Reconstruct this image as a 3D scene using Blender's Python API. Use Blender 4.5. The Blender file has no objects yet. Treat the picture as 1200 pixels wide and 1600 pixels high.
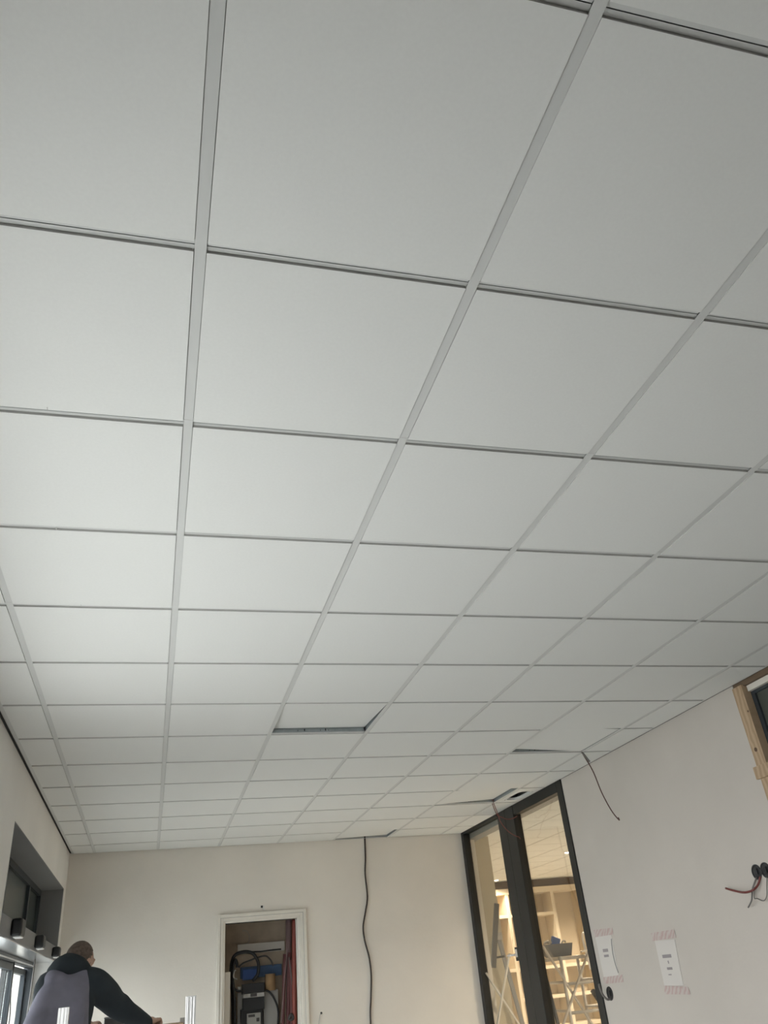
import bpy, bmesh, math, random
from mathutils import Vector, Matrix
random.seed(7)
C = bpy.context.scene.collection
PI = math.pi

# ------------------------------------------------------------------ camera
F_PX, PITCH, YAW, ROLL = 1226.075, 0.535760, 0.303127, -0.101108
CAM = Vector((-0.0204, -0.5384, 1.60))
CZ = 2.927                      # height of the suspended ceiling
fw = Vector((math.cos(PITCH)*math.sin(YAW), math.cos(PITCH)*math.cos(YAW), math.sin(PITCH)))
rt0 = Vector((math.cos(YAW), -math.sin(YAW), 0)); up0 = rt0.cross(fw)
RT = math.cos(ROLL)*rt0 + math.sin(ROLL)*up0
UP = -math.sin(ROLL)*rt0 + math.cos(ROLL)*up0
cd = bpy.data.cameras.new('camera'); cam = bpy.data.objects.new('camera', cd); C.objects.link(cam)
cam.matrix_world = Matrix(((RT.x, UP.x, -fw.x, CAM.x), (RT.y, UP.y, -fw.y, CAM.y), (RT.z, UP.z, -fw.z, CAM.z), (0, 0, 0, 1)))
cd.sensor_fit = 'VERTICAL'; cd.sensor_height = 24; cd.lens = 24*F_PX/1600; cd.clip_start = 0.02
sc = bpy.context.scene; sc.camera = cam
sc.view_settings.view_transform = 'Standard'; sc.view_settings.look = 'None'
sc.view_settings.gamma = 1.0; sc.view_settings.use_curve_mapping = False
sc.view_settings.exposure = 0.0

def at(u, v, ax, val):
    """the point where the sight line of a photo position meets the plane axis = val"""
    d = fw + RT*((u-600)/F_PX) - UP*((v-800)/F_PX)
    return CAM + d*((val-CAM[ax])/d[ax])

# ------------------------------------------------------------------ world and large lights
w = bpy.data.worlds.new('overcast_sky'); sc.world = w; w.use_nodes = True
bg = w.node_tree.nodes['Background']; bg.inputs[0].default_value = (0.955, 0.975, 0.99, 1); bg.inputs[1].default_value = 7.4
def portal(x, y0, y1, z0, z1):
    l = bpy.data.lights.new('daylight_portal', 'AREA'); l.shape = 'RECTANGLE'; l.size = z1-z0; l.size_y = y1-y0
    l.cycles.is_portal = True
    o = bpy.data.objects.new('daylight_portal', l); C.objects.link(o)
    o.location = (x, (y0+y1)/2, (z0+z1)/2); o.rotation_euler = (0, -PI/2, 0)
portal(-1.075, 4.78, 8.1, 0.0, 2.0)
portal(-0.98, 0.4, 3.45, 0.95, 2.44)
LAMP_W = 380.0
def room_lamp(x, y, z, p):
    l = bpy.data.lights.new('downlight_beam', 'SPOT'); l.energy = p; l.color = (1.0, 0.83, 0.64); l.spot_size = math.radians(150); l.spot_blend = 0.6
    l.shadow_soft_size = 0.05
    o = bpy.data.objects.new('downlight_beam', l); C.objects.link(o); o.location = (x, y, z)
    return o

# ------------------------------------------------------------------ materials
def mat(name, col, rough=0.6, metal=0.0, noise=0.0, nscale=8.0, bump=0.0, bscale=60.0, spec=0.5, emit=None):
    m = bpy.data.materials.new(name); m.use_nodes = True
    nt = m.node_tree; b = nt.nodes['Principled BSDF']
    b.inputs['Roughness'].default_value = rough; b.inputs['Metallic'].default_value = metal
    b.inputs['Specular IOR Level'].default_value = spec
    tc = nt.nodes.new('ShaderNodeTexCoord')
    if noise > 0:
        n = nt.nodes.new('ShaderNodeTexNoise'); n.inputs['Scale'].default_value = nscale; n.inputs['Detail'].default_value = 4
        nt.links.new(tc.outputs['Object'], n.inputs['Vector'])
        r = nt.nodes.new('ShaderNodeValToRGB')
        r.color_ramp.elements[0].position = 0.3; r.color_ramp.elements[1].position = 0.7
        r.color_ramp.elements[0].color = [c*(1-noise) for c in col]+[1]
        r.color_ramp.elements[1].color = [min(1, c*(1+noise)) for c in col]+[1]
        nt.links.new(n.outputs['Fac'], r.inputs['Fac']); nt.links.new(r.outputs['Color'], b.inputs['Base Color'])
    else:
        b.inputs['Base Color'].default_value = (*col, 1)
    if bump > 0:
        n2 = nt.nodes.new('ShaderNodeTexNoise'); n2.inputs['Scale'].default_value = bscale; n2.inputs['Detail'].default_value = 3
        nt.links.new(tc.outputs['Object'], n2.inputs['Vector'])
        bp = nt.nodes.new('ShaderNodeBump'); bp.inputs['Strength'].default_value = bump; bp.inputs['Distance'].default_value = 0.002
        nt.links.new(n2.outputs['Fac'], bp.inputs['Height']); nt.links.new(bp.outputs['Normal'], b.inputs['Normal'])
    if emit:
        b.inputs['Emission Color'].default_value = (*emit[0], 1); b.inputs['Emission Strength'].default_value = emit[1]
    return m
def glass(name, tint, ior=1.5, refl=1.0):
    m = bpy.data.materials.new(name); m.use_nodes = True; nt = m.node_tree; nt.nodes.clear()
    o = nt.nodes.new('ShaderNodeOutputMaterial'); t = nt.nodes.new('ShaderNodeBsdfTransparent'); g = nt.nodes.new('ShaderNodeBsdfGlossy')
    fr = nt.nodes.new('ShaderNodeFresnel'); mx = nt.nodes.new('ShaderNodeMixShader'); mt = nt.nodes.new('ShaderNodeMath'); mt.operation = 'MULTIPLY'
    mt.inputs[1].default_value = refl
    fr.inputs[0].default_value = ior; t.inputs[0].default_value = (*tint, 1); g.inputs['Roughness'].default_value = 0.01
    nt.links.new(fr.outputs[0], mt.inputs[0]); nt.links.new(mt.outputs[0], mx.inputs[0])
    nt.links.new(t.outputs[0], mx.inputs[1]); nt.links.new(g.outputs[0], mx.inputs[2]); nt.links.new(mx.outputs[0], o.inputs[0])
    return m
def wave_mat(name, c1, c2, scale, rough=0.5, distortion=3.0, direction='X'):
    m = mat(name, c1, rough); nt = m.node_tree; b = nt.nodes['Principled BSDF']
    tc = nt.nodes.new('ShaderNodeTexCoord'); wv = nt.nodes.new('ShaderNodeTexWave'); wv.inputs['Scale'].default_value = scale
    wv.inputs['Distortion'].default_value = distortion; wv.bands_direction = direction; wv.inputs['Detail'].default_value = 2
    r = nt.nodes.new('ShaderNodeValToRGB'); r.color_ramp.elements[0].color = (*c1, 1); r.color_ramp.elements[1].color = (*c2, 1)
    nt.links.new(tc.outputs['Object'], wv.inputs['Vector']); nt.links.new(wv.outputs['Fac'], r.inputs['Fac']); nt.links.new(r.outputs['Color'], b.inputs['Base Color'])
    return m

M = {}
M['tile'] = mat('mineral_tile', (0.80, 0.81, 0.79), 0.95, noise=0.012, nscale=120, bump=0.10, bscale=420, spec=0.15)
M['tile_edge'] = mat('shaded_raw_edge', (0.60, 0.60, 0.58), 0.95)  # raw edge colour, darkened to put shade into the tile gaps
M['tee'] = mat('painted_tee', (0.66, 0.67, 0.655), 0.55, spec=0.3)
M['galv'] = mat('galvanised_steel', (0.42, 0.46, 0.47), 0.4, metal=0.6, noise=0.08, nscale=30)
M['slot'] = mat('dark_slot', (0.02, 0.02, 0.02), 0.8)
M['slab'] = mat('concrete_slab', (0.20, 0.19, 0.18), 0.9, noise=0.12, nscale=3)
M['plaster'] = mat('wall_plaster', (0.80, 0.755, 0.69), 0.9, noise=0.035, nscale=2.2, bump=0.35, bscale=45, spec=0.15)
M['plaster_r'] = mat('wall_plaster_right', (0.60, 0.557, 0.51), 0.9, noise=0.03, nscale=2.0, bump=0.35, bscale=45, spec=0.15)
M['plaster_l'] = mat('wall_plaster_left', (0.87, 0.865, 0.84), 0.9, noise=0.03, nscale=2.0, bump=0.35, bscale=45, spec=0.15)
M['grey_plaster'] = mat('grey_reveal_plaster', (0.28, 0.285, 0.29), 0.85, noise=0.03, nscale=3)
M['olive'] = mat('side_room_paint', (0.50, 0.44, 0.33), 0.85, noise=0.03, nscale=3)
M['cream'] = mat('cream_cabinet', (0.70, 0.61, 0.47), 0.6)
M['cream_d'] = mat('cream_panel', (0.60, 0.51, 0.38), 0.7)
M['cornice'] = mat('brown_cornice', (0.17, 0.115, 0.075), 0.7)
M['screed'] = mat('screed_floor', (0.50, 0.49, 0.47), 0.85, noise=0.1, nscale=4)
M['pave'] = mat('pale_paving', (0.52, 0.53, 0.52), 0.9, noise=0.08, nscale=2)
M['render'] = mat('outside_render', (0.62, 0.60, 0.55), 0.9, noise=0.05, nscale=1)
M['black'] = mat('black_steel_frame', (0.013, 0.014, 0.014), 0.5, noise=0.15, nscale=5)
M['anthr'] = mat('anthracite_aluminium', (0.055, 0.065, 0.075), 0.4, metal=0.2)
M['alu'] = mat('aluminium', (0.78, 0.78, 0.77), 0.35, metal=0.55, noise=0.05, nscale=12)
M['alu_dull'] = mat('dull_aluminium', (0.42, 0.40, 0.37), 0.5, metal=0.4, noise=0.06, nscale=12)
M['polished'] = mat('polished_aluminium', (0.75, 0.76, 0.77), 0.22, metal=0.9)
M['dark_panel'] = mat('grey_green_spandrel', (0.060, 0.078, 0.078), 0.25, noise=0.05, nscale=3)
M['pine'] = wave_mat('pine', (0.52, 0.38, 0.25), (0.40, 0.28, 0.17), 9, 0.7, 4, 'Y')
M['knot'] = mat('pine_knot', (0.12, 0.07, 0.04), 0.7)
M['whitewood'] = mat('white_primed_timber', (0.76, 0.72, 0.65), 0.6, noise=0.03, nscale=10)
M['rubber'] = mat('black_rubber', (0.022, 0.023, 0.025), 0.5)
M['cable'] = mat('dark_cable', (0.045, 0.033, 0.028), 0.5)
M['grey_cable'] = mat('grey_cable', (0.17, 0.16, 0.15), 0.5)
M['red_wire'] = mat('red_wire', (0.17, 0.04, 0.035), 0.45)
M['brown_wire'] = mat('brown_wire', (0.10, 0.038, 0.032), 0.5)
M['chrome'] = mat('chrome', (0.9, 0.88, 0.85), 0.3, metal=0.6)
M['paper'] = mat('white_paper', (0.68, 0.645, 0.61), 0.8)
M['print'] = mat('printed_grey', (0.33, 0.30, 0.31), 0.8)
M['tape'] = wave_mat('red_white_tape', (0.58, 0.52, 0.49), (0.52, 0.38, 0.36), 13, 0.5, 6, 'DIAGONAL')
M['tool_grey'] = mat('dark_grey_plastic', (0.085, 0.08, 0.078), 0.5)
M['mid_grey'] = mat('mid_grey_plastic', (0.25, 0.25, 0.25), 0.5)
M['blue'] = mat('blue_plastic', (0.035, 0.10, 0.33), 0.5)
M['blue_box'] = mat('blue_board', (0.075, 0.14, 0.26), 0.6, noise=0.2, nscale=9)
M['board'] = mat('raw_cupboard_board', (0.52, 0.43, 0.33), 0.9, noise=0.16, nscale=7)
M['tan'] = mat('tan_insulation', (0.42, 0.27, 0.14), 0.9, noise=0.2, nscale=12)
M['white_pl'] = mat('white_plastic', (0.66, 0.65, 0.62), 0.5)
M['off_pl'] = mat('offwhite_panel', (0.50, 0.49, 0.46), 0.6)
M['red_pipe'] = mat('red_pipe', (0.34, 0.085, 0.062), 0.5)
M['maroon'] = mat('maroon_pipe', (0.20, 0.075, 0.075), 0.55)
M['mauve'] = mat('mauve_pipe', (0.30, 0.20, 0.20), 0.55)
M['skin'] = mat('skin', (0.50, 0.32, 0.24), 0.55, noise=0.05, nscale=12)
M['hair'] = mat('short_hair', (0.115, 0.085, 0.068), 0.85, noise=0.35, nscale=60, bump=0.5, bscale=160)
M['vest'] = mat('grey_vest', (0.19, 0.185, 0.235), 0.9, noise=0.14, nscale=9, bump=0.3, bscale=50)
M['hoodie'] = mat('dark_hoodie', (0.022, 0.030, 0.036), 0.95, noise=0.15, nscale=9, bump=0.3, bscale=60)
M['jeans'] = mat('dark_trousers', (0.035, 0.04, 0.06), 0.9, noise=0.15, nscale=20)
M['boot'] = mat('brown_boot', (0.07, 0.045, 0.03), 0.6)
M['glow'] = mat('lit_lamp_glass', (1, 1, 1), 0.4, emit=((1.0, 0.86, 0.68), 14))
M['lamp_rim'] = mat('white_lamp_rim', (0.8, 0.78, 0.75), 0.4)
M['window_film'] = mat('dark_window_film', (0.085, 0.09, 0.078), 0.25)
M['glass'] = glass('clear_glass', (0.93, 0.94, 0.92), 1.5, 0.22)
M['glass_out'] = glass('door_glass', (0.93, 0.95, 0.95), 1.5, 0.45)
M['glass_dark'] = glass('dark_window_glass', (0.22, 0.25, 0.23), 1.5, 0.8)

# ------------------------------------------------------------------ builders
def bm_box(bm, x0, x1, y0, y1, z0, z1, mi=0):
    vs = [bm.verts.new(p) for p in ((x0,y0,z0),(x1,y0,z0),(x1,y1,z0),(x0,y1,z0),(x0,y0,z1),(x1,y0,z1),(x1,y1,z1),(x0,y1,z1))]
    for i, f in enumerate(((0,3,2,1),(4,5,6,7),(0,1,5,4),(1,2,6,5),(2,3,7,6),(3,0,4,7))):
        fc = bm.faces.new([vs[k] for k in f]); fc.material_index = mi if not isinstance(mi, (list, tuple)) else mi[i]
def frame_for(d):
    d = d.normalized(); a = Vector((0, 0, 1)) if abs(d.z) < 0.9 else Vector((1, 0, 0))
    x = d.cross(a).normalized(); return x, d.cross(x).normalized()
def bm_bar(bm, p, q, wx, wy=None, up=None):
    """rectangular bar from p to q"""
    p, q = Vector(p), Vector(q); wy = wy or wx; d = (q-p).normalized()
    if up is not None: a = d.cross(Vector(up)).normalized(); b = d.cross(a).normalized()
    else: a, b = frame_for(d)
    r = []
    for c in (p, q):
        r.append([bm.verts.new(c + a*sx*wx/2 + b*sy*wy/2) for sx, sy in ((-1,-1),(1,-1),(1,1),(-1,1))])
    bm.faces.new(r[0][::-1]); bm.faces.new(r[1])
    for i in range(4): bm.faces.new((r[0][i], r[0][(i+1) % 4], r[1][(i+1) % 4], r[1][i]))
def smooth_pts(pts, n=8):
    P = [Vector(p) for p in pts]
    if len(P) < 3: return P
    out = []
    for i in range(len(P)-1):
        p0 = P[max(i-1, 0)]; p1 = P[i]; p2 = P[i+1]; p3 = P[min(i+2, len(P)-1)]
        for k in range(n):
            t = k/n
            out.append(0.5*((2*p1)+(p2-p0)*t+(2*p0-5*p1+4*p2-p3)*t*t+(3*p1-p0-3*p2+p3)*t**3))
    return out+[P[-1]]
def bm_tube(bm, pts, r, seg=8, smooth=True, n=6):
    P = smooth_pts(pts, n) if smooth else [Vector(p) for p in pts]
    rings = []; a = None
    for i, c in enumerate(P):
        d = (P[min(i+1, len(P)-1)]-P[max(i-1, 0)]).normalized()
        if a is None: a, b = frame_for(d)
        else:
            a = (a - d*a.dot(d)).normalized(); b = d.cross(a)
        rr = r if not callable(r) else r(i/(len(P)-1))
        rings.append([bm.verts.new(c+(a*math.cos(2*PI*k/seg)+b*math.sin(2*PI*k/seg))*rr) for k in range(seg)])
    for i in range(len(rings)-1):
        for k in range(seg):
            f = bm.faces.new((rings[i][k], rings[i][(k+1) % seg], rings[i+1][(k+1) % seg], rings[i+1][k])); f.smooth = True
    bm.faces.new(rings[0][::-1]); bm.faces.new(rings[-1])
def bm_cyl(bm, c, axis, r, h, seg=24):
    c = Vector(c); d = Vector(axis).normalized(); bm_tube(bm, [c-d*h/2, c+d*h/2], r, seg, False)
def bm_loft(bm, rings, seg=20):
    """rings: (centre, axis a * radius, axis b * radius)"""
    R = []
    for c, a, b in rings:
        c, a, b = Vector(c), Vector(a), Vector(b)
        R.append([bm.verts.new(c+a*math.cos(2*PI*k/seg)+b*math.sin(2*PI*k/seg)) for k in range(seg)])
    for i in range(len(R)-1):
        for k in range(seg):
            f = bm.faces.new((R[i][k], R[i][(k+1) % seg], R[i+1][(k+1) % seg], R[i+1][k])); f.smooth = True
    bm.faces.new(R[0][::-1]); bm.faces.new(R[-1])
def bm_ball(bm, c, r, M3=None, seg=20):
    m = Matrix.Translation(Vector(c)) @ ((M3 or Matrix.Identity(3)).to_4x4()) @ Matrix.Diagonal((*r, 1))
    res = bmesh.ops.create_uvsphere(bm, u_segments=seg, v_segments=seg//2, radius=1, matrix=m)
    for v in res['verts']:
        for f in v.link_faces: f.smooth = True
def obj(name, bm, mats, parent=None, bevel=0.0):
    me = bpy.data.meshes.new(name)
    bmesh.ops.recalc_face_normals(bm, faces=bm.faces[:]); bm.to_mesh(me); bm.free()
    for m in (mats if isinstance(mats, (list, tuple)) else [mats]): me.materials.append(m)
    o = bpy.data.objects.new(name, me); C.objects.link(o)
    if parent: o.parent = parent; o.matrix_parent_inverse = Matrix.Translation(-parent.location) if parent.type == 'EMPTY' else Matrix.Identity(4)
    if bevel:
        b = o.modifiers.new('bevel', 'BEVEL'); b.width = bevel; b.segments = 2; b.limit_method = 'ANGLE'
    return o
def boxes(name, lst, m, parent=None, bevel=0.0):
    bm = bmesh.new()
    for b in lst: bm_box(bm, *b)
    return obj(name, bm, m, parent, bevel)
def tube(name, pts, r, m, parent=None, seg=8, smooth=True):
    bm = bmesh.new(); bm_tube(bm, pts, r, seg, smooth); return obj(name, bm, m, parent)
def tag(o, label, cat, group=None):
    o['label'] = label; o['category'] = cat
    if group: o['group'] = group
    return o
def thing(name, loc, label, cat, group=None):
    o = bpy.data.objects.new(name, None); C.objects.link(o); o.location = loc; o.empty_display_size = 0.1
    return tag(o, label, cat, group)
def struct(o, label=None, cat=None):
    o['kind'] = 'structure'
    if label: o['label'] = label
    if cat: o['category'] = cat
    return o

# ------------------------------------------------------------------ room shell
XL, XR, YB, YF, ZT = -0.835, 3.262, 8.285, -4.0, 3.40
OY0, OY1, OZ = 4.76, 8.10, 2.60            # entrance recess in the left wall
struct(boxes('floor', [(-1.09, 9.4, YF-0.2, 14.5, -0.15, 0)], M['screed']), 'grey screed floor running through both rooms', 'floor')
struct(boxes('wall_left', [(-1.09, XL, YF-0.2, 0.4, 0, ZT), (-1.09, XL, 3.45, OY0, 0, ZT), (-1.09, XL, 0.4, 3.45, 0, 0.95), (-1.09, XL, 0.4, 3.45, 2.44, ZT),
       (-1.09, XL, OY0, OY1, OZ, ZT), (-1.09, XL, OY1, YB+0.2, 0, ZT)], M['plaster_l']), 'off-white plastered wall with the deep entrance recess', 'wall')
# back wall with the cupboard opening
a = at(351, 1444, 1, YB); b_ = at(466, 1434, 1, YB)
CX0, CX1, CZT = 0.672, 1.392, 2.212
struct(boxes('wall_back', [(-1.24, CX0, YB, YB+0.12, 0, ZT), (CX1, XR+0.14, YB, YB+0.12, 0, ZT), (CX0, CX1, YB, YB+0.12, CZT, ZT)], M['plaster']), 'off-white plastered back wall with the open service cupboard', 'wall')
GY0, GY1 = 5.72, YB
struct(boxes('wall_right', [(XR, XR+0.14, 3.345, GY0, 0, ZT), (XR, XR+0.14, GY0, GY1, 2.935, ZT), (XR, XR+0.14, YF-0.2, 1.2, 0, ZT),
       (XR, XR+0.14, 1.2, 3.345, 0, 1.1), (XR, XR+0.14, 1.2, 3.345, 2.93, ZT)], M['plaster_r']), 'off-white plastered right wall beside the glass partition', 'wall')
struct(boxes('wall_front', [(-1.24, XR+0.14, YF-0.2, YF, 0, ZT)], M['plaster']), 'plastered wall behind the viewer', 'wall')
# the reveal lining of the entrance recess, grey above the header
struct(boxes('trim_recess', [(-1.05, XL-0.003, OY0, OY1, OZ-0.006, OZ+0.002), (-1.05, XL-0.003, OY1-0.006, OY1+0.002, 2.0, OZ), (-1.05, XL-0.003, OY0-0.002, OY0+0.006, 2.0, OZ)], M['grey_plaster']), 'grey lining of the entrance recess', 'trim')

# ------------------------------------------------------------------ suspended ceiling
ceil = struct(boxes('ceiling', [(-1.24, 9.4, YF-0.2, 14.5, ZT, ZT+0.15)], M['slab']), 'white suspended tile ceiling under a concrete slab', 'ceiling')
ZR = CZ-0.0012                 # underside of the main runner flanges
ZF = CZ+0.0035                 # underside of the cross tee flanges
ZFACE = CZ-0.003               # face of the tiles
cols = [i*0.6 for i in range(-1, 6)]        # main runners x = -0.6 .. 3.0
rows = [i*0.6 for i in range(-6, 14)]       # cross tees
XA, XB, YA, YE = XL+0.022, XR-0.006, YF+0.01, YB-0.006
for x in cols:
    bm = bmesh.new()
    bm_box(bm, x-0.012, x+0.012, YA, YE, ZR, ZR+0.0015, 0)
    bm_box(bm, x-0.001, x+0.001, YA, YE, ZR+0.0015, ZF+0.040, 1)
    bm_box(bm, x-0.004, x+0.004, YA, YE, ZF+0.032, ZF+0.040, 1)
    obj('main_runner', bm, [M['tee'], M['galv']], ceil)
edges_x = [XA]+cols+[XB]
for y in rows:
    bm = bmesh.new()
    for i in range(len(edges_x)-1):
        x0 = edges_x[i]+(0.012 if i else 0); x1 = edges_x[i+1]-(0.012 if i < len(edges_x)-2 else 0)
        bm_box(bm, x0, x1, y-0.012, y+0.012, ZF, ZF+0.0015, 0)
        bm_box(bm, x0, x1, y-0.001, y+0.001, ZF, ZF+0.038, 1)
        for k, hx in enumerate((0.16, 0.20, 0.30, 0.33, 0.35)):    # punched slots in the web
            if x0+hx < x1-0.03:
                for sy in (-1, 1):
                    bm_box(bm, x0+hx, x0+hx+(0.006 if k % 2 else 0.003), y+sy*0.0011-0.0002, y+sy*0.0011+0.0002, ZF+0.012, ZF+(0.026 if k % 2 else 0.02), 2)
    obj('cross_tee', bm, [M['tee'], M['galv'], M['slot']], ceil)
boxes('splice_line', [(0.6*i-0.0125, 0.6*i+0.0125, yy-0.0012, yy+0.0012, ZR-0.0004, ZR+0.001) for i, yy in ((0, 1.185), (1, 1.185), (2, 1.185), (3, 1.77), (-1, 2.38))], M['tile_edge'], ceil)
# wall angles
boxes('wall_angle', [(XA-0.004, XA+0.020, YA, YB-0.002, ZF-0.002, ZF), (XA-0.004, XA-0.002, YA, YB-0.002, ZF-0.002, ZF+0.025)], M['tee'], ceil)
boxes('wall_angle', [(XB-0.018, XB, YA, YB-0.002, ZF-0.002, ZF), (XB-0.001, XB, YA, YB-0.002, ZF-0.002, ZF+0.025)], M['tee'], ceil)
boxes('wall_angle', [(XA, XB, YB-0.026, YB-0.006, ZF-0.003, ZF-0.001), (XA, XB, YB-0.0075, YB-0.006, ZF-0.003, ZF+0.025)], M['tee'], ceil)
boxes('shadow_strip', [(XL+0.0005, XA-0.005, YA, YB-0.002, ZF+0.004, ZF+0.03)], M['slot'], ceil)  # dark-coloured strips stand in for the shade in the wall gaps
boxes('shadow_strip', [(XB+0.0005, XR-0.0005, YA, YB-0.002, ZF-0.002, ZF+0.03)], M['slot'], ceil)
boxes('tile_nick', [(p.x-0.0015, p.x+0.0015, p.y-0.016*f, p.y-0.001, ZFACE-0.0006, ZFACE+0.001) for p, f in ((at(75, 641, 2, CZ), 1.0), (at(88.5, 826, 2, CZ), 0.8), (at(127, 946, 2, CZ), 0.9))], M['tile_edge'], ceil)

def tile_bm(x0, x1, y0, y1, gx0=0.0130, gx1=0.0130, gy0=0.0140, gy1=0.0112, hole=None, org=(0, 0, 0)):
    """tegular tile: a dropped face and a wider rebate that rests on the flanges"""
    bm = bmesh.new(); ox, oy, oz = org
    a, b, c, d = x0+gx0-ox, x1-gx1-ox, y0+gy0-oy, y1-gy1-oy
    z0, z1, z2 = ZFACE-oz, ZF+0.002-oz, ZF+0.015-oz
    E = 1
    if hole is None:
        bm_box(bm, a, b, c, d, z0, z1, [0, 1, 1, 1, 1, 1])
        bm_box(bm, a-0.008, b+0.008, c-0.008, d+0.008, z1, z2, 1)
    else:
        h0, h1, h2, h3 = hole[0]-ox, hole[1]-ox, hole[2]-oy, hole[3]-oy
        for q in ((a, h0, c, d), (h1, b, c, d), (h0, h1, c, h2), (h0, h1, h3, d)):
            bm_box(bm, *q, z0, z2, [0, 1, 1, 1, 1, 1])
    return bm
ys = [i*0.6 for i in range(-6, 14)]+[YE-0.002]
def proj(p):
    d = Vector(p)-CAM; z = d.dot(fw)
    return (600+F_PX*d.dot(RT)/z, 800-F_PX*d.dot(UP)/z) if z > 0.05 else (-9999, -9999)
def in_view(x0, x1, y0, y1):
    for i in range(7):
        for j in range(7):
            u, v = proj((x0+(x1-x0)*i/6, y0+(y1-y0)*j/6, CZ))
            if -10 < u < 1210 and -10 < v < 1610: return True
    return False
field = bmesh.new(); base_me = None
DISPLACED = {(3, 12), (6, 13), (6, 16), (5, 19)}      # (column, row) cells with a loosened tile
nt_ = 0
for ci in range(len(edges_x)-1):
    for ri in range(len(ys)-1):
        x0, x1, y0, y1 = edges_x[ci], edges_x[ci+1], ys[ri], ys[ri+1]
        if (ci, ri) in DISPLACED: continue
        first, last = ci == 0, ci == len(edges_x)-2
        g0 = 0.021 if first else 0.0135; g1 = 0.019 if last else 0.0135; gy1 = 0.02 if ri == len(ys)-2 else 0.0135
        if not in_view(x0, x1, y0, y1):
            bm_box(field, x0+g0, x1-g1, y0+0.0135, y1-gy1, ZFACE, ZF+0.012); continue
        nt_ += 1
        if not first and not last and ri != len(ys)-2:
            if base_me is None:
                bm = tile_bm(-0.3, 0.3, -0.3, 0.3, org=(0, 0, ZFACE)); o = obj('ceiling_tile', bm, [M['tile'], M['tile_edge']], ceil); base_me = o.data
            else:
                o = bpy.data.objects.new('ceiling_tile', base_me); C.objects.link(o); o.parent = ceil
            o.location = ((x0+x1)/2+random.uniform(-.0006, .0006), (y0+y1)/2+random.uniform(-.0006, .0006), ZFACE+random.uniform(-.0002, .0004))
        else:
            hole = (3.055, 3.19, 6.14, 6.50) if (last and ri == 16) else None
            obj('ceiling_tile', tile_bm(x0, x1, y0, y1, g0, g1, 0.0135, gy1, hole), [M['tile'], M['tile_edge']], ceil)
fo = obj('ceiling_tile', field, M['tile'], ceil); fo['kind'] = 'stuff'
print('tiles', nt_)
# the loosened tiles: hinged about one seated edge
def loose_tile(ci, ri, label, tx, ty, dz, dx=0, dy=0, hinge=(0, 0)):
    x0, x1, y0, y1 = edges_x[ci], edges_x[ci+1], ys[ri], ys[ri+1]
    hx = x0 if hinge[0] < 0 else x1 if hinge[0] > 0 else (x0+x1)/2
    hy = y0 if hinge[1] < 0 else y1 if hinge[1] > 0 else (y0+y1)/2
    gy = 0.024 if ri == len(ys)-2 else 0.0135
    bm = tile_bm(x0, x1, y0, y1, gy1=gy, org=(hx, hy, ZFACE))
    o = obj('ceiling_tile', bm, [M['tile'], M['tile_edge']])
    o.location = (hx+dx, hy+dy, ZFACE+dz); o.rotation_euler = (math.radians(tx), math.radians(ty), 0)
    return tag(o, label, 'ceiling tile')
loose_tile(3, 12, 'white ceiling tile with its far edge pushed up, steel strip showing behind, in the middle of the ceiling', 3.3, 0.0, 0.0, 0.0, 0, (0, -1))
loose_tile(6, 13, 'white ceiling tile lifted at its far left corner, beside the single hanging wire', 0.2, 2.9, 0.0, -0.008, 0, (1, -1))
loose_tile(6, 16, 'white ceiling tile lifted along its right edge, beside the oval ceiling cut-out above the glass partition', 0.1, -2.8, 0.001, -0.005, 0, (-1, -1))
loose_tile(5, 19, 'white ceiling tile at the back wall, its corner lifted where the long black cable comes out', 0.9, -1.6, 0.003, 0, 0, (-1, -1))

# oval fixture box in the cut tile
vt = thing('recessed_box', (3.1225, 6.32, ZFACE), 'dark open oval cut-out box in the ceiling edge tile above the glass partition', 'ceiling box')
bm = bmesh.new(); n = 28; inn = []; outr = []
for k in range(n):
    t = 2*PI*k/n; ex = abs(math.cos(t))**0.55*(1 if math.cos(t) > 0 else -1); ey = abs(math.sin(t))**0.55*(1 if math.sin(t) > 0 else -1)
    inn.append((3.1225+0.066*ex, 6.32+0.178*ey)); outr.append((3.1225+0.078*ex, 6.32+0.192*ey))
vi = [bm.verts.new((*p, ZFACE-0.001)) for p in inn]; vo = [bm.verts.new((*p, ZFACE-0.001)) for p in outr]; vu = [bm.verts.new((*p, ZFACE+0.02)) for p in inn]
for k in range(n):
    j = (k+1) % n; bm.faces.new((vi[k], vi[j], vo[j], vo[k])); bm.faces.new((vi[k], vi[j], vu[j], vu[k]))
obj('rim', bm, M['tile'], vt)
boxes('inner_box', [(3.055, 3.19, 6.14, 6.50, ZFACE+0.075, ZFACE+0.08), (3.050, 3.055, 6.14, 6.50, ZFACE+0.013, ZFACE+0.08), (3.19, 3.195, 6.14, 6.50, ZFACE+0.013, ZFACE+0.08), (3.055, 3.19, 6.135, 6.14, ZFACE+0.013, ZFACE+0.08), (3.055, 3.19, 6.50, 6.505, ZFACE+0.013, ZFACE+0.08)], M['rubber'], vt)

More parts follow.
